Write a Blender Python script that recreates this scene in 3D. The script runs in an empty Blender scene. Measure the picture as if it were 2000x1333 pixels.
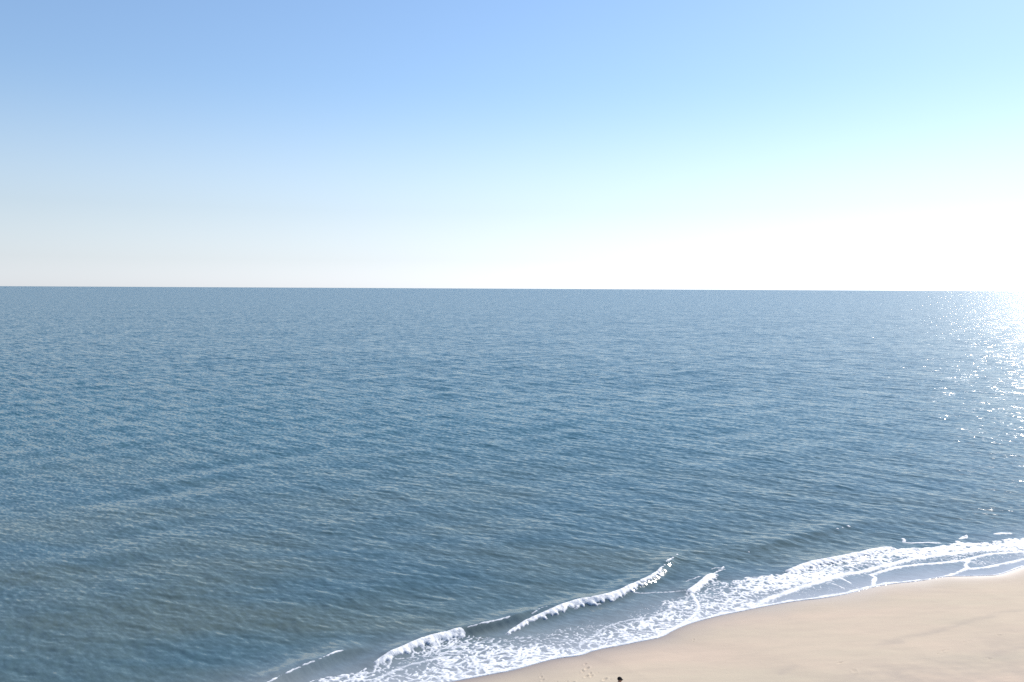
import bpy, bmesh, math, random
import numpy as np
from mathutils import Vector, Matrix

random.seed(7)
rng = np.random.default_rng(11)
S = bpy.context.scene
R = math.radians

# ------------------------------------------------------------------ camera
CAM_H = 20.0
FPX = 1570.0                      # focal length in pixels of the 2000 px wide frame
PITCH = math.atan(102.5 / FPX)
ROLL = math.atan(10.0 / 2000.0)
cam_data = bpy.data.cameras.new('camera')
cam = bpy.data.objects.new('camera', cam_data)
S.collection.objects.link(cam)
S.camera = cam
cam_data.sensor_width = 36.0
cam_data.lens = 36.0 * FPX / 2000.0
cam_data.clip_start = 0.1
cam_data.clip_end = 300000.0
CAM_M = Matrix.Rotation(R(90) - PITCH, 4, 'X') @ Matrix.Rotation(ROLL, 4, 'Z')
cam.matrix_world = Matrix.Translation((0, 0, CAM_H)) @ CAM_M

def ground(u, v, z=0.0):
    """point of the photograph (2000 x 1333) on the level plane z"""
    d = CAM_M.to_3x3() @ Vector(((u - 1000.0) / FPX, -(v - 666.5) / FPX, -1.0))
    t = (z - CAM_H) / d.z
    return (d.x * t, d.y * t)

# ------------------------------------------------------------------ light
SUN_EL, SUN_AZ = R(32), R(39.1)      # azimuth: to the right of the view direction (+Y)
world = bpy.data.worlds.new('World')
S.world = world
world.use_nodes = True
wn = world.node_tree
wn.nodes.clear()
sky = wn.nodes.new('ShaderNodeTexSky')
sky.sky_type = 'NISHITA'
sky.sun_disc = False
sky.sun_elevation = SUN_EL
sky.sun_rotation = SUN_AZ
sky.altitude = 0
sky.air_density = 1.3
sky.dust_density = 0.14
sky.ozone_density = 4.0
bg = wn.nodes.new('ShaderNodeBackground')
bg.inputs['Strength'].default_value = 0.10
wo = wn.nodes.new('ShaderNodeOutputWorld')
# the real sky: greyer in the sea haze just above the horizon, and the cool balance of the photograph
tc = wn.nodes.new('ShaderNodeTexCoord'); sp = wn.nodes.new('ShaderNodeSeparateXYZ')
wn.links.new(tc.outputs['Generated'], sp.inputs[0])
mr = wn.nodes.new('ShaderNodeMapRange'); mr.interpolation_type = 'SMOOTHSTEP'
mr.inputs[1].default_value = 0.0; mr.inputs[2].default_value = 0.25; mr.inputs[3].default_value = 0.30; mr.inputs[4].default_value = 0.96
wn.links.new(sp.outputs[2], mr.inputs[0])
hs = wn.nodes.new('ShaderNodeHueSaturation')
wn.links.new(mr.outputs[0], hs.inputs['Saturation']); gm = wn.nodes.new('ShaderNodeGamma'); gm.inputs[1].default_value = 0.88
wn.links.new(sky.outputs[0], gm.inputs[0]); wn.links.new(gm.outputs[0], hs.inputs['Color'])
wb = wn.nodes.new('ShaderNodeMix'); wb.data_type = 'RGBA'; wb.blend_type = 'MULTIPLY'; wb.inputs[0].default_value = 1.0
wb.inputs[7].default_value = (0.895, 0.975, 1.12, 1)
wn.links.new(hs.outputs[0], wb.inputs[6]); wn.links.new(wb.outputs[2], bg.inputs[0])
wn.links.new(bg.outputs[0], wo.inputs[0])

sun_data = bpy.data.lights.new('sun', 'SUN')
sun_data.energy = 4.2
sun_data.angle = R(0.53)
sun_data.color = (1.0, 0.94, 0.86)
sun = bpy.data.objects.new('sun', sun_data)
S.collection.objects.link(sun)
sdir = Vector((math.sin(SUN_AZ) * math.cos(SUN_EL), math.cos(SUN_AZ) * math.cos(SUN_EL), math.sin(SUN_EL)))
sun.rotation_euler = sdir.to_track_quat('Z', 'Y').to_euler()

S.view_settings.view_transform = 'Standard'
S.view_settings.look = 'None'
S.view_settings.gamma = 1.0
S.view_settings.exposure = 0.7
S.cycles.use_denoising = False
S.cycles.max_bounces = 6
S.cycles.sample_clamp_indirect = 8.0

# ------------------------------------------------------------------ numeric helpers
def hash2(ix, iy, seed):
    h = (ix * 374761393 + iy * 668265263 + seed * 974634777) & 0xFFFFFFFF
    h = ((h ^ (h >> 13)) * 1274126177) & 0xFFFFFFFF
    return (h ^ (h >> 16)) & 0xFFFFFFFF

def perlin(x, y, seed=0):
    """gradient noise, about -1..1"""
    x0 = np.floor(x).astype(np.int64); y0 = np.floor(y).astype(np.int64)
    fx = x - x0; fy = y - y0
    sx = fx * fx * fx * (fx * (fx * 6 - 15) + 10); sy = fy * fy * fy * (fy * (fy * 6 - 15) + 10)
    def g(ix, iy, dx, dy):
        a = hash2(ix, iy, seed) * (2 * np.pi / 4294967296.0)
        return np.cos(a) * dx + np.sin(a) * dy
    n00 = g(x0, y0, fx, fy); n10 = g(x0 + 1, y0, fx - 1, fy)
    n01 = g(x0, y0 + 1, fx, fy - 1); n11 = g(x0 + 1, y0 + 1, fx - 1, fy - 1)
    a = n00 + sx * (n10 - n00); b = n01 + sx * (n11 - n01)
    return 1.5 * (a + sy * (b - a))

def fbm(x, y, seed=0, octaves=3, gain=0.5):
    s = 0; a = 1.0; t = 0
    for o in range(octaves):
        s = s + a * perlin(x * 2.03 ** o + 17.3 * o, y * 2.03 ** o - 9.1 * o, seed + o); t += a; a *= gain
    return s / t

def sstep(e0, e1, x):
    t = np.clip((x - e0) / (e1 - e0), 0, 1)
    return t * t * (3 - 2 * t)

def smooth_poly(pts, n=2):
    p = np.array(pts, float)
    for _ in range(n):                        # Chaikin corner cutting
        q = 0.75 * p[:-1] + 0.25 * p[1:]; r = 0.25 * p[:-1] + 0.75 * p[1:]
        m = np.empty((2 * len(q), p.shape[1])); m[0::2] = q; m[1::2] = r
        p = np.vstack([p[:1], m, p[-1:]])
    return p

def poly_dist(x, y, pts, reach=None):
    """signed distance to a polyline that runs left to right (seaward side positive) and the arc parameter 0..1"""
    p = np.asarray(pts)[:, :2]
    seg = p[1:] - p[:-1]; L = np.hypot(seg[:, 0], seg[:, 1]); cum = np.concatenate([[0], np.cumsum(L)])
    best = np.full(x.shape, 1e9); side = np.ones(x.shape); par = np.zeros(x.shape)
    if reach is not None:
        m = (x > p[:, 0].min() - reach) & (x < p[:, 0].max() + reach) & (y > p[:, 1].min() - reach) & (y < p[:, 1].max() + reach)
        idx = np.nonzero(m)[0]; xs = x[idx]; ys = y[idx]
    else:
        idx = None; xs = x; ys = y
    b = np.full(xs.shape, 1e9); sd = np.ones(xs.shape); pr = np.zeros(xs.shape)
    for i in range(len(seg)):
        if L[i] < 1e-9: continue
        dx = xs - p[i, 0]; dy = ys - p[i, 1]
        t = np.clip((dx * seg[i, 0] + dy * seg[i, 1]) / (L[i] ** 2), 0, 1)
        ex = dx - t * seg[i, 0]; ey = dy - t * seg[i, 1]
        dd = ex * ex + ey * ey
        k = dd < b
        b[k] = dd[k]; sd[k] = np.sign(seg[i, 0] * dy[k] - seg[i, 1] * dx[k]); pr[k] = (cum[i] + t[k] * L[i]) / cum[-1]
    b = np.sqrt(b)
    sd[sd == 0] = 1
    if idx is None: return b * sd, pr
    best[idx] = b; side[idx] = sd; par[idx] = pr
    return best * side, par

# ------------------------------------------------------------------ the shoreline and the surf lines, on the ground
EDGE_IMG = [(904.5,1329),(956,1319),(997,1312),(1039.5,1300),(1087,1287),(1136,1282),(1159,1272),(1215,1261.5),(1260,1252.5),(1294,1246),
            (1316,1232),(1351,1218),(1401,1204.5),(1442,1196.5),(1472,1190),(1513,1182),(1563,1174),(1614,1169),(1661,1160),(1707,1147),
            (1754,1140),(1798,1136),(1843,1127),(1883,1126.5),(1924,1125.5),(1952,1124),(1975,1116),(2000,1107)]
def img(pts): return [ground(u, v) for u, v in pts]
edge = img(EDGE_IMG)
ex, ey = edge[-1]
tail = []
for i in range(1, 40):
    s = i * 6.0 * (1 + 0.05 * i)
    tail.append((ex + s, ey + 0.50 * s + 0.9 * math.sin(s * 0.21) - 0.0004 * s * s))
hx, hy = edge[0]
head_ = [(hx - s, hy - 0.52 * s + 0.5 * math.sin(s * 0.3)) for s in (400, 200, 120, 80, 56, 42, 32, 24, 17, 11, 7, 3.5)]
EDGE = smooth_poly(head_ + edge + tail, 1)

UP = img([(545,1340),(640,1318),(690,1310),(712,1297),(755,1285),(787,1272),(825,1255),(875,1240),(912,1232),(935,1237),(990,1241),(1020,1236),(1100,1215),(1180,1200),
          (1240,1180),(1300,1168),(1340,1157),(1362,1140),(1387,1123.5),(1421,1134),(1462,1125.5),(1513,1121.5),(1539,1118.5),(1583,1101),
          (1624,1094),(1654,1087),(1681,1081),(1721,1071),(1752,1068),(1802,1067),(1849,1063),(1869,1053),(1883,1059),(1924,1059),(1954,1053),(2000,1048.6)])
UP = [(q, float(np.interp(q, EDGE[:, 0], EDGE[:, 1])) + 4.5 + .5 * math.sin(q * .7)) for q in (-40, -34, -28, -23, -18)] + UP
ux, uy = UP[-1]
UP = UP + [(ux + s, uy + 0.50 * s) for s in (5, 10, 16, 24, 34, 50)]

# (polyline, half width, strength) of the white lines
LINES = [
 (img([(1472,1190),(1492,1174),(1513,1166),(1543,1156),(1573,1145),(1604,1136),(1644,1121.5),(1681,1117.5),(1705,1110),(1742,1101),(1782,1091),(1822,1086),(1880,1079),(1940,1068),(2000,1062)]), .26, 1.2),
 (img([(1701,1123.5),(1742,1110),(1782,1104),(1823,1101),(1863,1097),(1887,1094),(1932,1082),(2000,1079)]), .17, 1.3),
 (img([(1701,1123.5),(1711,1129),(1705,1138),(1707,1147)]), .13, 1.3),
 (img([(1891,1095),(1884,1105),(1891,1110),(1873,1118),(1846,1127)]), .15, 1.3),
 (img([(1891,1112),(1924,1110),(1954,1103),(1985,1097),(2000,1093)]), .16, 1.2),
 (img([(1351,1160),(1359,1174),(1366,1188),(1357,1202),(1340,1215),(1320,1226)]), .13, 1.2),
 (img([(1351,1160),(1340,1172),(1310,1190),(1280,1205),(1225,1212),(1180,1224),(1165,1240),(1140,1258),(1115,1272)]), .12, .55),
 (img([(720,1340),(745,1322),(790,1300),(830,1290),(880,1282)]), .15, .8),
 (img([(850,1333),(930,1310),(1000,1290),(1060,1275)]), .16, .7),
 (img([(1627,1140),(1648,1150)]), .08, 1.1), (img([(1640,1128),(1660,1139)]), .10, 1.1),
 (img([(1764,1050),(1768,1059),(1800,1058),(1835,1060)]), .13, 1.1),
 (img([(1945,1043),(1960,1042),(1972,1043)]), .18, 1.0),
 (img([(1040,1203),(1055,1192),(1068,1190)]), .07, .55),
 (img([(1390,1112),(1400,1108),(1415,1112)]), .08, .55), (img([(1340,1135),(1365,1128)]), .09, .6),
 (img([(1240,1157),(1290,1156),(1345,1154)]), .08, .58),
]
EDGE_VIS = np.array(img(EDGE_IMG[:22]))
EDGE_FAR = np.array(img(EDGE_IMG[21:]))

# breaking and standing waves: crest line, height, width of the lit back, width of the face, foam on crest (start, end), foam offset towards the shore
WAVES = [
 (img([(470,1375),(520,1342),(550,1327),(587,1310),(625,1295),(662,1277),(700,1270),(740,1262)]), .22, 1.2, .40, 'lip'),
 (img([(700,1312),(755,1285),(787,1272),(825,1255),(875,1240),(912,1232),(950,1222),(995,1212),(1035,1198),(1080,1186)]), .26, 1.1, .38, 'left'),
 (img([(975,1250),(1001,1228),(1035,1212),(1080,1196),(1125,1178),(1170,1174),(1215,1158),(1237,1147),(1271,1133),(1289,1120),(1300,1103),(1316,1090),(1325,1081),(1340,1068)]), .24, 1.2, .42, 'main'),
 (img([(1440,1078),(1462,1073),(1510,1062),(1560,1048),(1600,1038),(1637,1029),(1660,1025),(1700,1012)]), .13, 1.6, .85, 'none'),
 (img([(1500,1125),(1539,1118.5),(1583,1101),(1624,1094),(1654,1087),(1681,1081),(1721,1071),(1760,1064)]), .14, .9, .35, 'surf'),
 (img([(1335,1163),(1351,1152),(1370,1138),(1387,1123.5),(1400,1118)]), .12, .8, .35, 'surf'),
]

# ------------------------------------------------------------------ sea state
def drow(y):                       # spacing between the rows of the sea sheet
    return np.clip(0.044 * (y / 45.0) ** 2, 0.04, None)

WV = []
lam = np.exp(np.linspace(math.log(0.42), math.log(11.0), 84))
for i, l in enumerate(lam):
    th = R(47) + rng.normal() * R(30 if l < 1.1 else 22 if l < 3 else 15)
    sl = 0.0138 * (1.0 if l < 1.2 else (1.2 / l) ** 0.8)
    WV.append((l, th, sl * l / (2 * math.pi), rng.uniform(0, 2 * math.pi), 0))
for l, a, dth in ((6.3, .018, 7), (7.7, .022, -9), (9.2, .024, 3), (11.5, .024, -12), (16., .026, 12)):
    WV.append((l, R(131 + dth), a, rng.uniform(0, 2 * math.pi), 1))
for l, dth in ((24., 10), (37., -25), (60., 20), (90., -10), (140., 15)):
    WV.append((l, R(75 + dth), 0.002 * l / (2 * math.pi) * 2, rng.uniform(0, 2 * math.pi), 0))

def sea_height(x, y, shore):
    """height of the water and the slope variance the sheet cannot carry at that distance"""
    dy = drow(y)
    z = np.zeros(x.shape); lost = np.zeros(x.shape)
    calm = sstep(0.4, 11.0, shore)
    gust = 1.0 + 0.35 * fbm(x / 38.0, y / 60.0, 51, 3) + 0.25 * fbm(x / 9.0, y / 14.0, 57, 2)
    swm = np.clip(0.65 + 1.5 * fbm(x / 13.0, y / 10.0, 61, 2), 0, 1.8)
    near = y < 900
    for l, th, a, ph, sw in WV:
        k = 2 * math.pi / l
        w = sstep(2.2, 4.4, l / (dy * abs(math.sin(th)) + 1e-6))
        amp = a * w * near
        ss = (a * k) ** 2 / 2
        lost += ss * (1 - w * w * near)
        m = amp > 0
        if m.any():
            xs, ys = x[m], y[m]
            p = k * (math.cos(th) * xs + math.sin(th) * ys) + ph
            if l < 3.0: p = p + 1.1 * pert[m]
            h = np.cos(p) + 0.12 * np.cos(2 * p)
            z[m] += amp[m] * h * (swm[m] * sstep(0.2, 3.5, shore[m]) if sw else gust[m] * calm[m])
    return z, np.sqrt(lost)

def bores(x, y):
    z = np.zeros(x.shape)
    for pts, h, wb, wf, kind in WAVES:
        sd, t = poly_dist(x, y, smooth_poly(pts, 2), 6.0)
        m = np.abs(sd) < 6
        e = sstep(0.0, 0.22, t) * sstep(1.0, 0.72, t)
        prof = np.where(sd > 0, np.exp(-(sd / wb) ** 2), np.exp(-(sd / wf) ** 2))
        wob = 1 + 0.22 * perlin(x * 0.9, y * 0.9, 5)
        z += np.where(m, h * e * prof * wob, 0)
        z -= np.where(m, 0.05 * e * np.exp(-((sd + wf * 2.2) / (wf * 1.6)) ** 2), 0)
    return z

def water_z(x, y, shore):
    global pert
    pert = perlin(x / 2.1, y / 2.1, 33) * 1.2 + perlin(x / 6.3, y / 6.3, 34)
    z, lost = sea_height(x, y, shore)
    near = (y < 90) & (x > -30) & (x < 70)
    zb = np.zeros(x.shape)
    zb[near] = bores(x[near], y[near])
    z = z + zb * sstep(0.0, 0.8, shore)
    z = np.where(shore < 0, -0.03, z + 0.012 * sstep(0, .15, shore))
    return z, lost

# ------------------------------------------------------------------ mesh helpers
def link(o): S.collection.objects.link(o); return o

def grid_mesh(name, X, Y, Z, attrs, mat, keep=None):
    nr, nc = X.shape
    co = np.stack([X.ravel(), Y.ravel(), Z.ravel()], 1).astype(np.float32)
    i = np.arange(nr * nc).reshape(nr, nc)
    f = np.stack([i[:-1, :-1].ravel(), i[:-1, 1:].ravel(), i[1:, 1:].ravel(), i[1:, :-1].ravel()], 1)
    if keep is not None:
        k = keep.ravel()[f].any(1)
        f = f[k]
        used = np.zeros(nr * nc, bool); used[f.ravel()] = True
        new = np.cumsum(used) - 1
        f = new[f]; co = co[used]
        attrs = {n: a.ravel()[used] for n, a in attrs.items()}
    me = bpy.data.meshes.new(name)
    me.vertices.add(len(co)); me.vertices.foreach_set('co', co.ravel())
    me.loops.add(f.size); me.loops.foreach_set('vertex_index', f.ravel().astype(np.int32))
    me.polygons.add(len(f))
    me.polygons.foreach_set('loop_start', np.arange(0, f.size, 4, dtype=np.int32))
    me.polygons.foreach_set('loop_total', np.full(len(f), 4, np.int32))
    me.polygons.foreach_set('use_smooth', np.ones(len(f), bool))
    for n, a in attrs.items():
        at = me.attributes.new(n, 'FLOAT', 'POINT'); at.data.foreach_set('value', np.asarray(a, np.float32).ravel())
    me.update(calc_edges=True); me.validate()
    me.materials.append(mat)
    return link(bpy.data.objects.new(name, me))

def new_mat(name):
    m = bpy.data.materials.new(name); m.use_nodes = True
    nt = m.node_tree; nt.nodes.clear()
    out = nt.nodes.new('ShaderNodeOutputMaterial'); p = nt.nodes.new('ShaderNodeBsdfPrincipled')
    nt.links.new(p.outputs[0], out.inputs[0])
    return m, nt, p

class N:                           # small node helper
    def __init__(s, nt): s.nt = nt
    def node(s, t, **kw):
        n = s.nt.nodes.new(t)
        for k, v in kw.items(): setattr(n, k, v)
        return n
    def put(s, inp, v):
        if isinstance(v, bpy.types.NodeSocket): s.nt.links.new(v, inp)
        else: inp.default_value = v
    def math(s, op, a, b=0.0, c=None, clamp=False):
        n = s.node('ShaderNodeMath', operation=op, use_clamp=clamp)
        s.put(n.inputs[0], a); s.put(n.inputs[1], b)
        if c is not None: s.put(n.inputs[2], c)
        return n.outputs[0]
    def vmath(s, op, a, b=None, scale=None):
        n = s.node('ShaderNodeVectorMath', operation=op)
        s.put(n.inputs[0], a)
        if b is not None: s.put(n.inputs[1], b)
        if scale is not None: s.put(n.inputs['Scale'], scale)
        return n.outputs[0]
    def attr(s, name): return s.node('ShaderNodeAttribute', attribute_name=name).outputs['Fac']
    def pos(s): return s.node('ShaderNodeNewGeometry').outputs['Position']
    def mapping(s, v, rot=(0, 0, 0), scale=(1, 1, 1), loc=(0, 0, 0)):
        n = s.node('ShaderNodeMapping'); s.put(n.inputs['Vector'], v)
        n.inputs['Rotation'].default_value = rot; n.inputs['Scale'].default_value = scale; n.inputs['Location'].default_value = loc
        return n.outputs[0]
    def noise(s, v, scale, detail=2, rough=0.5, dim='3D'):
        n = s.node('ShaderNodeTexNoise', noise_dimensions=dim); s.put(n.inputs['Vector'], v)
        n.inputs['Scale'].default_value = scale; n.inputs['Detail'].default_value = detail; n.inputs['Roughness'].default_value = rough
        return n
    def ramp(s, f, stops):
        n = s.node('ShaderNodeValToRGB'); s.put(n.inputs[0], f)
        e = n.color_ramp.elements
        while len(e) < len(stops): e.new(0.5)
        for k, (p, c) in zip(e, stops): k.position = p; k.color = (*c, 1) if len(c) == 3 else c
        return n.outputs[0]
    def mix(s, f, a, b):
        n = s.node('ShaderNodeMix', data_type='RGBA'); s.put(n.inputs[0], f)
        s.put(n.inputs[6], a if isinstance(a, bpy.types.NodeSocket) else (*a, 1)); s.put(n.inputs[7], b if isinstance(b, bpy.types.NodeSocket) else (*b, 1))
        return n.outputs[2]
    def range(s, v, a, b, c, d):
        n = s.node('ShaderNodeMapRange'); s.put(n.inputs[0], v)
        for i, q in enumerate((a, b, c, d)): n.inputs[i + 1].default_value = q
        return n.outputs[0]

# ------------------------------------------------------------------ materials
TILT, LEAN, R0, R1, RM = 7.2, 1.25, 0.09, 1.1, 0.20
def water_material():
    m, nt, p = new_mat('sea_water'); g = N(nt)
    pos = g.pos(); sub = g.attr('lost_slope'); shallow = g.attr('shallow')
    # fine ripples: random facet tilts, elongated along the crests
    q = g.mapping(pos, rot=(0, 0, R(-48)))
    def tilt(sc, sx, sy, k):
        v = g.mapping(q, scale=(sc * sx, sc * sy, 0.0), loc=(k * 3.1, k * 7.7, 0))
        c = g.noise(v, 1.0, 1.0, 0.5, '2D').outputs['Color']
        return g.vmath('SUBTRACT', c, (0.5, 0.5, 0.5))
    a = tilt(4.6, 1.0, .28, 1); b = tilt(13.0, 1.0, .6, 2); c = tilt(1.7, 1.0, .16, 3)
    base = g.vmath('ADD', g.vmath('SCALE', a, scale=g.range(g.attr('offshore'), 0, 1, .24, .42)), g.vmath('SCALE', b, scale=0.13))
    d = tilt(0.60, 1.0, .13, 4); e = tilt(0.16, 1.0, .25, 5)
    far = g.vmath('ADD', g.vmath('ADD', c, g.vmath('SCALE', d, scale=0.62)), g.vmath('SCALE', e, scale=0.18))
    # the fronts of wind waves lean towards the shore
    far = g.vmath('ADD', g.vmath('SCALE', far, scale=TILT), g.vmath('SCALE', (0.0, -LEAN, 0.0), scale=g.attr('lean')))
    far = g.vmath('SCALE', far, scale=sub)
    t = g.vmath('ADD', base, far)
    calmer = g.range(shallow, 0.0, 1.0, 1.0, 0.35)
    t = g.vmath('MULTIPLY', g.vmath('SCALE', t, scale=calmer), (1, 1, 0))
    gn = g.node('ShaderNodeNewGeometry').outputs['Normal']
    nrm = g.vmath('NORMALIZE', g.vmath('ADD', gn, t))
    nt.links.new(nrm, p.inputs['Normal'])
    rough = g.math('ADD', R0, g.math('MULTIPLY', sub, R1))
    g.put(p.inputs['Roughness'], g.math('MINIMUM', rough, RM))
    patch = g.noise(g.mapping(pos, rot=(0, 0, R(-41)), scale=(.05, .16, 0)), 1.0, 3, .55, '2D').outputs['Fac']
    deep = g.mix(g.range(patch, .35, .68, 0, 1), (0.055, 0.104, 0.122), (0.078, 0.110, 0.100))
    deep = g.mix(g.attr('offshore'), deep, (0.034, 0.106, 0.130))
    wet = g.mix(shallow, deep, (0.40, 0.41, 0.43))   # stirred sand and air bubbles of the wash
    g.put(p.inputs['Base Color'], wet)
    p.inputs['IOR'].default_value = 1.333
    return m

def foam_material():
    m, nt, p = new_mat('sea_foam'); g = N(nt)
    pos = g.pos()
    n1 = g.noise(pos, 9.0, 4, .6).outputs['Fac']
    n2 = g.noise(pos, 28.0, 3, .6).outputs['Fac']
    thick = g.attr('thick')
    col = g.mix(g.math('MULTIPLY', g.range(thick, -0.05, 0.95, 0, 1), g.range(n1, .25, .6, .45, 1.0)), (0.30, 0.34, 0.39), (0.86, 0.86, 0.86))
    g.put(p.inputs['Base Color'], col)
    p.inputs['Roughness'].default_value = 0.75
    p.inputs['Subsurface Weight'].default_value = 0.0
    bm = g.node('ShaderNodeBump'); bm.inputs['Strength'].default_value = 0.5; bm.inputs['Distance'].default_value = 0.04
    g.put(bm.inputs['Height'], g.math('ADD', n1, g.math('MULTIPLY', n2, 0.5)))
    nt.links.new(bm.outputs[0], p.inputs['Normal'])
    tr = g.node('ShaderNodeBsdfTranslucent'); g.put(tr.inputs[0], col)
    mx = g.node('ShaderNodeMixShader'); g.put(mx.inputs[0], g.math('MULTIPLY', g.attr('crest'), 0.06))
    nt.links.new(p.outputs[0], mx.inputs[1]); nt.links.new(tr.outputs[0], mx.inputs[2])
    nt.links.new(mx.outputs[0], nt.nodes['Material Output'].inputs[0])
    return m

def sand_material():
    m, nt, p = new_mat('beach_sand'); g = N(nt)
    pos = g.pos(); wet = g.attr('wet'); line = g.attr('tide_line')
    big = g.noise(g.mapping(pos, rot=(0, 0, R(-24)), scale=(.05, .22, .2)), 1.0, 4, .55).outputs['Fac']
    mid = g.noise(g.mapping(pos, rot=(0, 0, R(-24)), scale=(.5, 1.6, 1)), 1.0, 5, .6).outputs['Fac']
    fine = g.noise(pos, 40.0, 3, .7).outputs['Fac']
    dry = g.mix(g.range(big, .35, .65, 0, 1), (0.555, 0.44, 0.338), (0.50, 0.43, 0.322))
    dry = g.mix(g.range(mid, .40, .72, 0, .38), dry, (0.42, 0.345, 0.275))
    dry = g.mix(g.range(fine, .35, .8, 0, .22), dry, (0.36, 0.30, 0.25))
    dry = g.mix(line, dry, (0.33, 0.285, 0.245))
    wetc = (0.25, 0.205, 0.18)
    g.put(p.inputs['Base Color'], g.mix(wet, dry, wetc))
    g.put(p.inputs['Roughness'], g.range(wet, 0, 1, .95, .50))
    g.put(p.inputs['Specular IOR Level'], g.range(wet, 0, 1, .15, .5))
    bm = g.node('ShaderNodeBump'); g.put(bm.inputs['Strength'], g.range(wet, 0, 1, .35, .03)); bm.inputs['Distance'].default_value = 0.02
    h = g.noise(pos, 6.0, 6, .65).outputs['Fac']
    g.put(bm.inputs['Height'], h)
    nt.links.new(bm.outputs[0], p.inputs['Normal'])
    return m

def plain(name, col, rough=.7, nscale=30.0, var=.25, bump=.2):
    m, nt, p = new_mat(name); g = N(nt)
    f = g.noise(g.node('ShaderNodeTexCoord').outputs['Object'], nscale, 4, .6).outputs['Fac']
    d = tuple(c * (1 - var) for c in col)
    g.put(p.inputs['Base Color'], g.mix(f, d, col)); p.inputs['Roughness'].default_value = rough
    bm = g.node('ShaderNodeBump'); bm.inputs['Strength'].default_value = bump; bm.inputs['Distance'].default_value = 0.004
    g.put(bm.inputs['Height'], f); nt.links.new(bm.outputs[0], p.inputs['Normal'])
    return m

# ------------------------------------------------------------------ sea
rows = [14.0]
while rows[-1] < 36: rows.append(rows[-1] + 0.8)
y = 36.0; rows = [r for r in rows if r < 35.9] + [36.0]
while y < 90000.0:
    y += float(drow(np.array(y))); rows.append(y)
rows = np.array(rows)
s_in = np.arange(-0.78, 0.7801, 0.00165)
s_out = 0.78 + np.cumsum(0.00135 * 1.12 ** np.arange(1, 48))
s_out = s_out[s_out < 4.0]
cols = np.concatenate([-s_out[::-1], s_in, s_out])
X = rows[:, None] * cols[None, :]
Y = np.repeat(rows[:, None], len(cols), 1)
shore = np.full(X.shape, 60.0)
nm = (Y < 400) & (np.abs(X) < 500)
fine_edge = EDGE
d_, _ = poly_dist(X[nm], Y[nm], fine_edge)
shore[nm] = d_
sh = shore.ravel()
Z, lost = water_z(X.ravel(), Y.ravel(), sh)
shallow = np.exp(-np.clip(sh, 0, None) / 3.2) * sstep(9, 3, sh)
keep = (sh > -2.5)
lean = 1 + 0.22 * sstep(2.2, 3.8, np.log10(Y.ravel()))
offshore = sstep(0, 75, np.where(Y.ravel() < 400, Y.ravel() * .9 - 40, 400))
print('lost', [(int(a), round(float(b), 3)) for a, b in zip(rows[::60], lost.reshape(X.shape)[::60, X.shape[1] // 2])])
sea = grid_mesh('sea', X, Y, Z.reshape(X.shape), {'lost_slope': lost, 'shallow': shallow, 'offshore': offshore, 'lean': lean}, water_material(), keep)
sea['kind'] = 'structure'
print('sea', X.shape)

# ------------------------------------------------------------------ beach
def sand_z(x, y, sh):
    up = np.clip(-sh, 0, None)
    z = np.where(sh > 0, -0.07 * sh, 0.085 * up - 0.00055 * np.minimum(up, 60) ** 2)
    dry = sstep(5.0, 12.0, up)
    z = z + 0.018 * dry * fbm(x * 0.7, y * 0.7, 71, 4) + 0.05 * sstep(7, 20, up) * fbm(x / 9, y / 5, 72, 3)
    z = z + 0.006 * fbm(x * 0.35, y * 1.1, 73, 3) * sstep(0.3, 2, up)
    return z

PRINTS = [(1143,1289,.9),(1146.5,1299,1.3),(1137,1304,.8),(1139,1307,.7),(1153,1310.5,1.0),(1155.5,1316.5,1.0),(1145,1317.5,1.1),(1168,1309,.6),
          (1181.5,1325,1.2),(1193,1326,.6),(1118,1332,1.2),(1131,1311,.5),(1108,1328,.7),(1057,1315,.9),(1060,1322,.9),(1055,1309,.6),(1088,1327,.6),(1075,1330,.6),
          (1355,1243,.8),(1354,1247,.6),(1797,1145,.8),(1962,1128,.9),(1668,1327,1.3),(1640,1308,1.0),(1643,1307,.8),(1932,1308,1.0),(1926,1306,.8),
          (1884,1268,.8),(1950,1255.5,.9),(1955,1256,.7),(1893,1266,.6),(1840,1287,1.0),(1848,1286,.9),(1832,1293,.8)]
def img5(p): return [ground(u, v, 0.6) for u, v in p]
TIDE = [img5([(1510,1315),(1555,1305),(1565,1300)]), img5([(1680,1270),(1700,1264),(1760,1251),(1800,1240),(1840,1231),(1880,1218),(1940,1203),(1975,1192),(2010,1186)]),
        img5([(1700,1322),(1760,1318),(1830,1305),(1880,1295)])]
TIDE_STR = [.30, .42, .22]

Yc = lambda x: np.interp(x, EDGE[:, 0], EDGE[:, 1])
xs = np.concatenate([-400 + np.cumsum(np.geomspace(40, .4, 45))[np.cumsum(np.geomspace(40, .4, 45)) < 386], np.arange(-14, 0, .12), np.arange(0, 12, .045), np.arange(12, 46, .12), 46 + np.cumsum(np.geomspace(.15, 18, 90))])
xs = np.unique(np.round(xs, 4))
vs = np.concatenate([-np.cumsum(np.geomspace(.14, 9, 60))[::-1] - 16, np.arange(-16, 0.8, .06), np.arange(0.8, 5, .4)])
SX, SV = np.meshgrid(xs, vs)
lin = np.interp(SX, [-400, -14, 46, 400], [np.interp(-400, EDGE[:, 0], EDGE[:, 1]), Yc(-14), Yc(46), np.interp(400, EDGE[:, 0], EDGE[:, 1])])
blend = sstep(0, 6, np.abs(SV))
SY = Yc(SX) + SV
SX = SX; sx = SX.ravel(); sy = SY.ravel()
ssh, _ = poly_dist(sx, sy, EDGE)
sz = sand_z(sx, sy, ssh)
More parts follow.
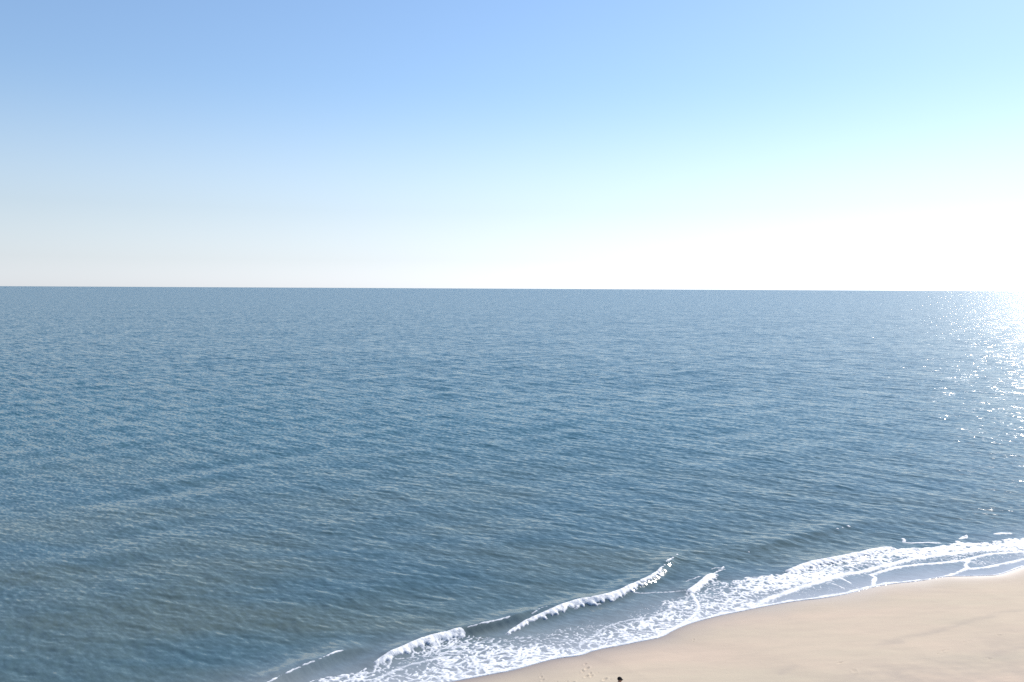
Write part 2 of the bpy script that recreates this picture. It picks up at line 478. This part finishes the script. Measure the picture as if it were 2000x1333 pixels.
for u, v, k in PRINTS:
    px, py = ground(u, v, 0.085 * 4)
    near = (np.abs(sx - px) < 1) & (np.abs(sy - py) < 1)
    a = random.uniform(.9, 1.6); dx = sx[near] - px; dy = sy[near] - py
    e1 = dx * math.cos(a) + dy * math.sin(a); e2 = -dx * math.sin(a) + dy * math.cos(a)
    r = np.sqrt((e1 / (.15 * k)) ** 2 + (e2 / (.065 * k)) ** 2)
    k *= .85; sz[near] += -0.034 * k * np.exp(-r ** 4) + 0.018 * k * np.exp(-((r - 1.5) / .35) ** 2)
tl = np.zeros(sx.shape)
for pts, st in zip(TIDE, TIDE_STR):
    # the old tide marks lie higher up the beach, so take them at their own height
    dd, t = poly_dist(sx, sy, smooth_poly(pts, 2), 3.0)
    n = fbm(sx * .5, sy * .9, 81, 3) * 1.6
    tl = np.maximum(tl, st * np.exp(-((dd + .35 * n) / .28) ** 2) * sstep(0, .15, t) * sstep(1, .85, t) * (0.8 + .5 * n) * (np.abs(dd) < 3))
chn = sstep(8.5, 11.5, -ssh + 1.5 * fbm(sx / 4, sy / 4, 83, 3))
tl = np.maximum(tl, chn * np.clip(.25 + .45 * fbm(sx * .8, sy * 1.6, 85, 4), 0, .6))
wetw = 1.0 + .6 * fbm(sx / 3.0, sy / 3.0, 87, 3)
wet = np.where(ssh > 0, 1.0, np.exp(-np.clip(-ssh, 0, None) / np.clip(wetw, .2, None)) * .85) + .12 * sstep(2.8, 0.5, -ssh)
beach = grid_mesh('beach', SX, SY, sz.reshape(SX.shape), {'wet': np.clip(wet, 0, 1), 'tide_line': np.clip(tl, 0, 1)}, sand_material())
beach['kind'] = 'structure'
print('beach', SX.shape)

# ------------------------------------------------------------------ foam
fx = np.concatenate([np.arange(-34.0, -14.0, .09), np.arange(-14.0, 64.0, .05)])
fv = np.concatenate([np.arange(-.4, 9.0, .05), np.arange(9.0, 17.0, .07)])
FX, FV = np.meshgrid(fx, fv)
base_y = np.interp(FX, EDGE[:, 0], EDGE[:, 1])
FY = base_y + FV
x_, y_ = FX.ravel(), FY.ravel()
fsh, _ = poly_dist(x_, y_, EDGE[(EDGE[:, 0] > -40) & (EDGE[:, 0] < 90)])
fz, _ = water_z(x_, y_, fsh)
up, _ = poly_dist(x_, y_, np.array(UP))            # negative = shoreward of the outer limit of the foam
# density of the lace, read at places on the ground
DENS = [((700,1325),.62),((760,1310),.55),((800,1300),.38),((860,1265),.62),((820,1275),.5),((930,1262),.62),((900,1290),.66),((850,1320),.7),((980,1285),.72),((1040,1285),.8),
        ((960,1240),.40),((1010,1243),.42),((1060,1225),.22),((1120,1212),.20),((1100,1240),.50),((1150,1230),.42),((1180,1250),.66),((1230,1235),.66),((1200,1205),.2),
        ((1260,1190),.3),((1300,1205),.66),((1320,1180),.62),((1260,1175),.2),((1300,1165),.26),((1280,1225),.72),((1380,1160),.50),((1400,1145),.48),((1440,1160),.62),
        ((1400,1190),.58),((1450,1180),.66),((1480,1150),.72),((1530,1140),.76),((1560,1125),.78),((1620,1110),.66),((1600,1120),.72),((1660,1100),.72),((1640,1108),.5),
        ((1720,1090),.74),((1770,1080),.76),((1690,1105),.4),((1760,1095),.35),((1830,1075),.82),((1900,1068),.74),((1950,1070),.7),((1860,1090),.45),((1990,1065),.74),
        ((1540,1165),.22),((1580,1155),.25),((1640,1145),.25),((1680,1135),.15),((1750,1125),.10),((1820,1112),.08),((1870,1105),.1),((1930,1092),.28),((1950,1115),.02),((1900,1118),.02),
        ((1920,1100),.4),((1970,1085),.3),((1990,1103),.02),((1500,1178),.3)]
P = np.array([(*ground(*q), w) for q, w in DENS])
num = np.zeros(x_.shape); den = np.full(x_.shape, 1e-9)
for px, py, w in P:
    d2 = (x_ - px) ** 2 + ((y_ - py) * 1.25) ** 2
    k = 1.0 / (d2 + .25) ** 2
    num += k * w; den += k
rho = num / den
# lace: warped ridges plus holes
wx = x_ + .25 * perlin(x_ * .9, y_ * .9, 90); wy = y_ + .25 * perlin(x_ * .9, y_ * .9, 91)
a_ = R(-14)
lx = wx * math.cos(a_) + wy * math.sin(a_); ly = -wx * math.sin(a_) + wy * math.cos(a_)
r1 = 1 - np.abs(perlin(lx * 1.9, ly * 2.6, 92)) * 2.0
r2 = 1 - np.abs(perlin(lx * 4.2, ly * 5.2, 93)) * 2.0
r3 = perlin(lx * 8, ly * 8.5, 94)
lace = .55 * r1 + .42 * r2 + .20 * r3
lace = (lace - .42) / .36                                # about zero mean, unit spread
inside = sstep(.10, -.35, up + .35 * perlin(x_ * 1.3, y_ * 1.3, 95)) * sstep(-.02, .1, fsh)
q = (rho - .60 + .06 * sstep(5, 20, x_)) * 3.2
F = np.where(inside > .01, (lace * .8 + q) * inside - (1 - inside) * 2.5, -2.5)
# white lines
lw = perlin(x_ * 2.3, y_ * 2.3, 97); lw2 = perlin(x_ * 6, y_ * 6, 98)
for pts, w, st in LINES:
    d, t = poly_dist(x_, y_, smooth_poly(pts, 2), 2.0)
    prof = np.exp(-((d + .06 * lw) / (w * (1 + .35 * lw))) ** 2)
    brk = perlin(x_ * 1.1 + 40, y_ * 1.1, 111)
    F = np.maximum(F, np.where(np.abs(d) < 2, st * (1.12 + .55 * brk) * prof + .38 * lw2 - .45, -9))
for E_, w in ((EDGE_VIS, .17), (EDGE_FAR, .075)):
    d, t = poly_dist(x_, y_, smooth_poly(E_, 1), 2.0)
    ww = w * (1 + .5 * perlin(x_ * .8, y_ * .8, 99))
    prof = np.exp(-((d - ww * .9) / ww) ** 2)
    F = np.maximum(F, np.where(np.abs(d) < 2, (1.25 + .5 * perlin(x_ * 1.7, y_ * 1.7, 113)) * prof + .35 * lw2 - .45, -9))
# broken crests
lump = perlin(x_ * 3.2, y_ * 3.2, 101); lump2 = perlin(x_ * 1.1, y_ * 1.1, 102)
extra = np.zeros(x_.shape)
for pts, h, wb, wf, kind in WAVES:
    if kind == 'none':
        tips = [((1636,1030.5), .10), ((1657.5,1026), .13), ((1646,1028), .07), ((1462.5,1074), .07)]
        for (u, v), r in tips:
            px, py = ground(u, v, .2)
            F = np.maximum(F, 1.3 - ((x_ - px) ** 2 + (y_ - py) ** 2) / r ** 2)
        continue
    d, t = poly_dist(x_, y_, smooth_poly(pts, 2), 3.0)
    if kind == 'main':
        on = sstep(.02, .07, t) * sstep(.80, .66, t); lo, hi = -.48, .11
        wdt = np.interp(t, [0, .1, .22, .36, .45, .58, .7, .9], [.28, .42, .62, 1.0, .95, .55, .35, .2])
    elif kind == 'left':
        on = sstep(.04, .12, t) * sstep(.54, .50, t); lo, hi = -.44, .10
        wdt = np.interp(t, [0, .15, .5], [.35, .7, 1.0])
    elif kind == 'surf':
        on = sstep(.03, .2, t) * sstep(1, .85, t); lo, hi = -.4, .12; wdt = np.ones(t.shape)
    else:
        on = np.zeros(t.shape); lo, hi = -.1, .05; wdt = np.ones(t.shape)
    m = np.abs(d) < 3
    band = sstep(lo * wdt - .12, lo * wdt + .06, d + .22 * lump) * sstep(hi + .08, hi - .05, d + .03 * lump)
    g_ = np.where(m & (on > .01), (band * 2.6 - 1.2) * on - (1 - on) * 1.2 + .25 * lump + .6 * np.clip(lace, -2, .3) * (kind != 'surf') + (.3 * lace if kind == 'surf' else 0), -9)
    F = np.maximum(F, g_)
    extra += np.where(m, .03 * band * on * (1 + .9 * lump), 0)
    # beaded white caps along the thin ends of the crests
    if kind in ('lip', 'left', 'main'):
        a0, a1 = {'lip': (.12, .8), 'left': (.52, .80), 'main': (.64, .97)}[kind]
        on2 = sstep(a0, a0 + .05, t) * sstep(a1, a1 - .06, t)
        bead = perlin(t * {'lip': 46, 'left': 60, 'main': 70}[kind], t * 0 + .5, 103) * 1.1 + perlin(t * 17, t * 0 + 3.5, 104) * 1.3 + .5 * perlin(x_ * 7, y_ * 7, 105)
        F = np.maximum(F, np.where(m & (on2 > .01) & (t < .998) & (t > .002), ((.80 + 1.2 * bead + .5 * lump + .4 * lw2) * np.exp(-((d + .02 + .07 * lump) / .075) ** 2) - .55) * on2 - (1 - on2), -9))
F = np.where(fsh < 0.01, -2.0, F)
F = np.clip(F, -1.2, 1.4)
thick = np.clip(F, -1.2, 1.0)
FZ = fz + .025 * np.where(F > 0, np.minimum(F, 1.0) ** .7 if False else np.sqrt(np.clip(F, 0, 1.0)), F) + np.where(F > 0, extra * np.clip(F * 2, 0, 1), 0) + .012 * np.clip(F, 0, 1) * lump
foam = grid_mesh('foam', FX, FY, FZ.reshape(FX.shape), {'thick': thick, 'crest': np.clip(extra / .03, 0, 1)}, foam_material(), (F > 0))
foam['kind'] = 'stuff'
foam['label'] = 'white lacy foam of the surf along the edge of the sand'
foam['category'] = 'foam'
print('foam', FX.shape)

# ------------------------------------------------------------------ person at the bottom edge
def skin_mesh(joints, bones, root, sub=2):
    """joints: name -> (x, y, z, radius); one surface grown round the bones"""
    names = list(joints)
    me = bpy.data.meshes.new('tmp')
    me.from_pydata([joints[n][:3] for n in names], [(names.index(a), names.index(b)) for a, b in bones], [])
    o = bpy.data.objects.new('tmp', me); S.collection.objects.link(o)
    md = o.modifiers.new('skin', 'SKIN'); md.use_smooth_shade = True
    sl = me.skin_vertices[0].data
    for i, n in enumerate(names):
        rr = joints[n][3]
        sl[i].radius = rr if isinstance(rr, tuple) else (rr, rr)
        sl[i].use_root = (n == root)
    sd = o.modifiers.new('sub', 'SUBSURF'); sd.levels = sub; sd.render_levels = sub
    dg = bpy.context.evaluated_depsgraph_get()
    out = bpy.data.meshes.new_from_object(o.evaluated_get(dg))
    bpy.data.objects.remove(o); bpy.data.meshes.remove(me)
    return out

def blob(bm, centre, radii, shape=None, seg=28, rings=20, mi=0):
    r_ = bmesh.ops.create_uvsphere(bm, u_segments=seg, v_segments=rings, radius=1.0)
    for v in r_['verts']:
        c = v.co.copy()
        k = shape(c) if shape else c
        v.co = Vector((centre[0] + k.x * radii[0], centre[1] + k.y * radii[1], centre[2] + k.z * radii[2]))
    for f in {f for v in r_['verts'] for f in v.link_faces}: f.smooth = True; f.material_index = mi
    return r_['verts']

skin_m = plain('skin', (0.36, 0.21, 0.15), .55, 60, .12, .1)
eye_m = plain('eye', (0.03, 0.02, 0.02), .2, 60, .1, 0)
cap_m = plain('cap_cloth', (0.010, 0.008, 0.008), .85, 90, .3, .4)
hair_m = plain('hair', (0.015, 0.010, 0.008), .6, 120, .4, .5)
jacket_m = plain('jacket_cloth', (0.13, 0.125, 0.12), .85, 70, .25, .4)
trouser_m = plain('trouser_cloth', (0.03, 0.035, 0.05), .9, 80, .25, .4)
shoe_m = plain('shoe', (0.05, 0.045, 0.04), .6, 50, .3, .2)

# +X is the way the person faces
J = {'pelvis': (0, 0, .93, .115), 'belly': (0, 0, 1.08, .11), 'chest': (.01, 0, 1.27, .125), 'upper': (.0, 0, 1.39, .10), 'neck': (.005, 0, 1.47, .055), 'nape': (.02, 0, 1.53, .052)}
B = [('pelvis', 'belly'), ('belly', 'chest'), ('chest', 'upper'), ('upper', 'neck'), ('neck', 'nape')]
for sd, fx_, n in ((1, .10, 'l'), (-1, -.12, 'r')):
    J.update({'hip' + n: (0, sd * .09, .88, .09), 'knee' + n: (.03 + fx_ * .6, sd * .095, .49, .056), 'ank' + n: (fx_, sd * .10, .09, .037), 'toe' + n: (fx_ + .15, sd * .115, .035, .032),
              'sho' + n: (0, sd * .18, 1.38, .058), 'elb' + n: (-.03 - .4 * fx_, sd * .235, 1.10, .040), 'wri' + n: (.05 - .6 * fx_, sd * .245, .86, .026), 'palm' + n: (.07 - .6 * fx_, sd * .245, .80, (.034, .018))})
    B += [('pelvis', 'hip' + n), ('hip' + n, 'knee' + n), ('knee' + n, 'ank' + n), ('ank' + n, 'toe' + n), ('upper', 'sho' + n), ('sho' + n, 'elb' + n), ('elb' + n, 'wri' + n), ('wri' + n, 'palm' + n)]
body_me = skin_mesh(J, B, 'pelvis')
bm = bmesh.new(); bm.from_mesh(body_me)
def headshape(c):
    k = c.copy()
    if k.z < 0: k.y *= 1 + .32 * k.z; k.x *= (1 + .10 * k.z) if k.x > 0 else (1 + .42 * k.z)
    return k
HX, HZ = .035, 1.605
blob(bm, (HX, 0, HZ), (.097, .076, .118), headshape)
blob(bm, (HX + .096, 0, HZ - .018), (.017, .013, .024), seg=14, rings=10)            # nose
blob(bm, (HX + .078, 0, HZ - .058), (.012, .024, .009), seg=14, rings=8)             # mouth
blob(bm, (HX + .052, 0, HZ - .092), (.026, .030, .020), seg=14, rings=8)             # chin
for sd, n in ((1, 'l'), (-1, 'r')):
    blob(bm, (HX - .008, sd * .077, HZ - .012), (.018, .009, .032), seg=14, rings=10)   # ears
    blob(bm, (HX + .084, sd * .030, HZ + .005), (.010, .013, .009), seg=12, rings=8, mi=1)  # eyes
    px_, py_, pz_ = J['palm' + n][:3]
    for k, ln in enumerate((.072, .080, .074, .060)):                                  # fingers, slightly curled
        ox = px_ + .026 - .017 * k
        fm = skin_mesh({'a': (ox, py_, pz_ + .01, .009), 'b': (ox + .004, py_, pz_ - .02 - ln * .35, .0085), 'c': (ox + .012, py_ - sd * .006, pz_ - .02 - ln * .70, .008), 'd': (ox + .024, py_ - sd * .012, pz_ - .02 - ln * .95, .007)},
                       [('a', 'b'), ('b', 'c'), ('c', 'd')], 'a', 1)
        bm.from_mesh(fm)
    fm = skin_mesh({'a': (px_ + .018, py_, pz_ + .02, .011), 'b': (px_ + .045, py_ - sd * .010, pz_ - .015, .010), 'c': (px_ + .055, py_ - sd * .016, pz_ - .045, .008)}, [('a', 'b'), ('b', 'c')], 'a', 1)
    bm.from_mesh(fm)
me = bpy.data.meshes.new('person'); bm.to_mesh(me); bm.free()
me.materials.append(skin_m); me.materials.append(eye_m)
for p_ in me.polygons: p_.use_smooth = True
person = link(bpy.data.objects.new('person', me))
person['label'] = 'person in a dark peaked cap standing on the sand at the bottom edge, facing right'
person['category'] = 'person'

def child(name, me, mat):
    me.materials.clear(); me.materials.append(mat)
    for p_ in me.polygons: p_.use_smooth = True
    o = link(bpy.data.objects.new(name, me)); o.parent = person
    return o
def wear(keys, grow, cut={}):
    jj = {}
    for k in keys:
        x, y, z, rr = J[k]
        g_ = grow(k)
        jj[k] = (x, y, z, tuple(q + g_ for q in rr) if isinstance(rr, tuple) else rr + g_)
    jj.update(cut)
    return jj
jk = ['pelvis', 'belly', 'chest', 'upper'] + [a + n for n in 'lr' for a in ('sho', 'elb', 'wri')]
jj = wear(jk, lambda k: .022 if k[:3] in ('sho', 'elb') else .016, {'collar': (.0, 0, 1.475, .078)})
jb = [b for b in B if b[0] in jj and b[1] in jj] + [('upper', 'collar')]
jj['pelvis'] = (0, 0, .86, .165); jj['belly'] = (0, 0, 1.08, .142); jj['chest'] = (.01, 0, 1.27, .158)
child('jacket', skin_mesh(jj, jb, 'belly'), jacket_m)
tk = ['pelvis'] + [a + n for n in 'lr' for a in ('hip', 'knee', 'ank')]
tj = wear(tk, lambda k: .018)
tj['pelvis'] = (0, 0, .96, .125)
child('trousers', skin_mesh(tj, [b for b in B if b[0] in tj and b[1] in tj], 'pelvis'), trouser_m)
for n in 'lr':
    ax, ay, az = J['ank' + n][:3]; tx, ty, tz = J['toe' + n][:3]
    child('shoe', skin_mesh({'h': (ax - .04, ay, .045, .042), 'm': (ax + .05, ay, .048, .043), 't': (tx + .01, ty, .035, .036), 'a': (ax, ay, .10, .046)}, [('m', 'h'), ('m', 't'), ('h', 'a')], 'm'), shoe_m)
bm = bmesh.new()
def hairshape(c):
    k = headshape(c)
    if k.x > .25: k.x *= .80; 
    if k.z < -.2: k.z *= .75
    return k
blob(bm, (HX - .008, 0, HZ + .012), (.101, .084, .118), hairshape)
for v in bm.verts:
    if v.co.x > HX + .045 and v.co.z < HZ + .06: v.co.x = HX + .045 + (v.co.x - HX - .045) * .1; v.co.y *= .85
me = bpy.data.meshes.new('hair'); bm.to_mesh(me); bm.free()
child('hair', me, hair_m)
bm = bmesh.new()
def crown(c):
    k = c.copy()
    if k.z < 0: k.z *= .12
    return k
blob(bm, (HX - .004, 0, HZ + .040), (.112, .092, .102), crown)
me = bpy.data.meshes.new('cap'); bm.to_mesh(me); bm.free()
cap = child('cap', me, cap_m)
bm = bmesh.new()                       # peak: a curved tongue with thickness
nu, nv = 14, 8; vt = {}
for top in (0, 1):
    for i in range(nu + 1):
        a = -1.0 + 2.0 * i / nu
        for j in range(nv + 1):
            q_ = j / nv
            y_ = a * .078 * (1 - .12 * q_ ** 2); x__ = HX + .085 - .035 * a * a + q_ * .075 * math.sqrt(max(0, 1 - .55 * a * a))
            z_ = HZ + .046 - .022 * q_ - .020 * a * a + (.004 if top else 0)
            vt[top, i, j] = bm.verts.new((x__, y_, z_))
for i in range(nu):
    for j in range(nv):
        bm.faces.new([vt[1, i, j], vt[1, i, j + 1], vt[1, i + 1, j + 1], vt[1, i + 1, j]])
        bm.faces.new([vt[0, i, j], vt[0, i + 1, j], vt[0, i + 1, j + 1], vt[0, i, j + 1]])
    bm.faces.new([vt[0, i, nv], vt[0, i + 1, nv], vt[1, i + 1, nv], vt[1, i, nv]])
    bm.faces.new([vt[0, i, 0], vt[1, i, 0], vt[1, i + 1, 0], vt[0, i + 1, 0]])
for i in (0, nu):
    for j in range(nv): bm.faces.new([vt[0, i, j], vt[0, i, j + 1], vt[1, i, j + 1], vt[1, i, j]])
me = bpy.data.meshes.new('peak'); bm.to_mesh(me); bm.free()
pk = child('peak', me, cap_m); pk.parent = cap

zg = 0.4
for _ in range(6):                     # stand where the top of the cap shows
    wx_, wy_ = ground(1210.5, 1322.0, zg + HZ + .142)
    sh_, _t = poly_dist(np.array([wx_]), np.array([wy_]), EDGE)
    zg = float(sand_z(np.array([wx_]), np.array([wy_]), sh_)[0])
person.location = (wx_ - HX, wy_, zg - .004)
person.rotation_euler = (0, 0, R(-8))
print('person', tuple(person.location))
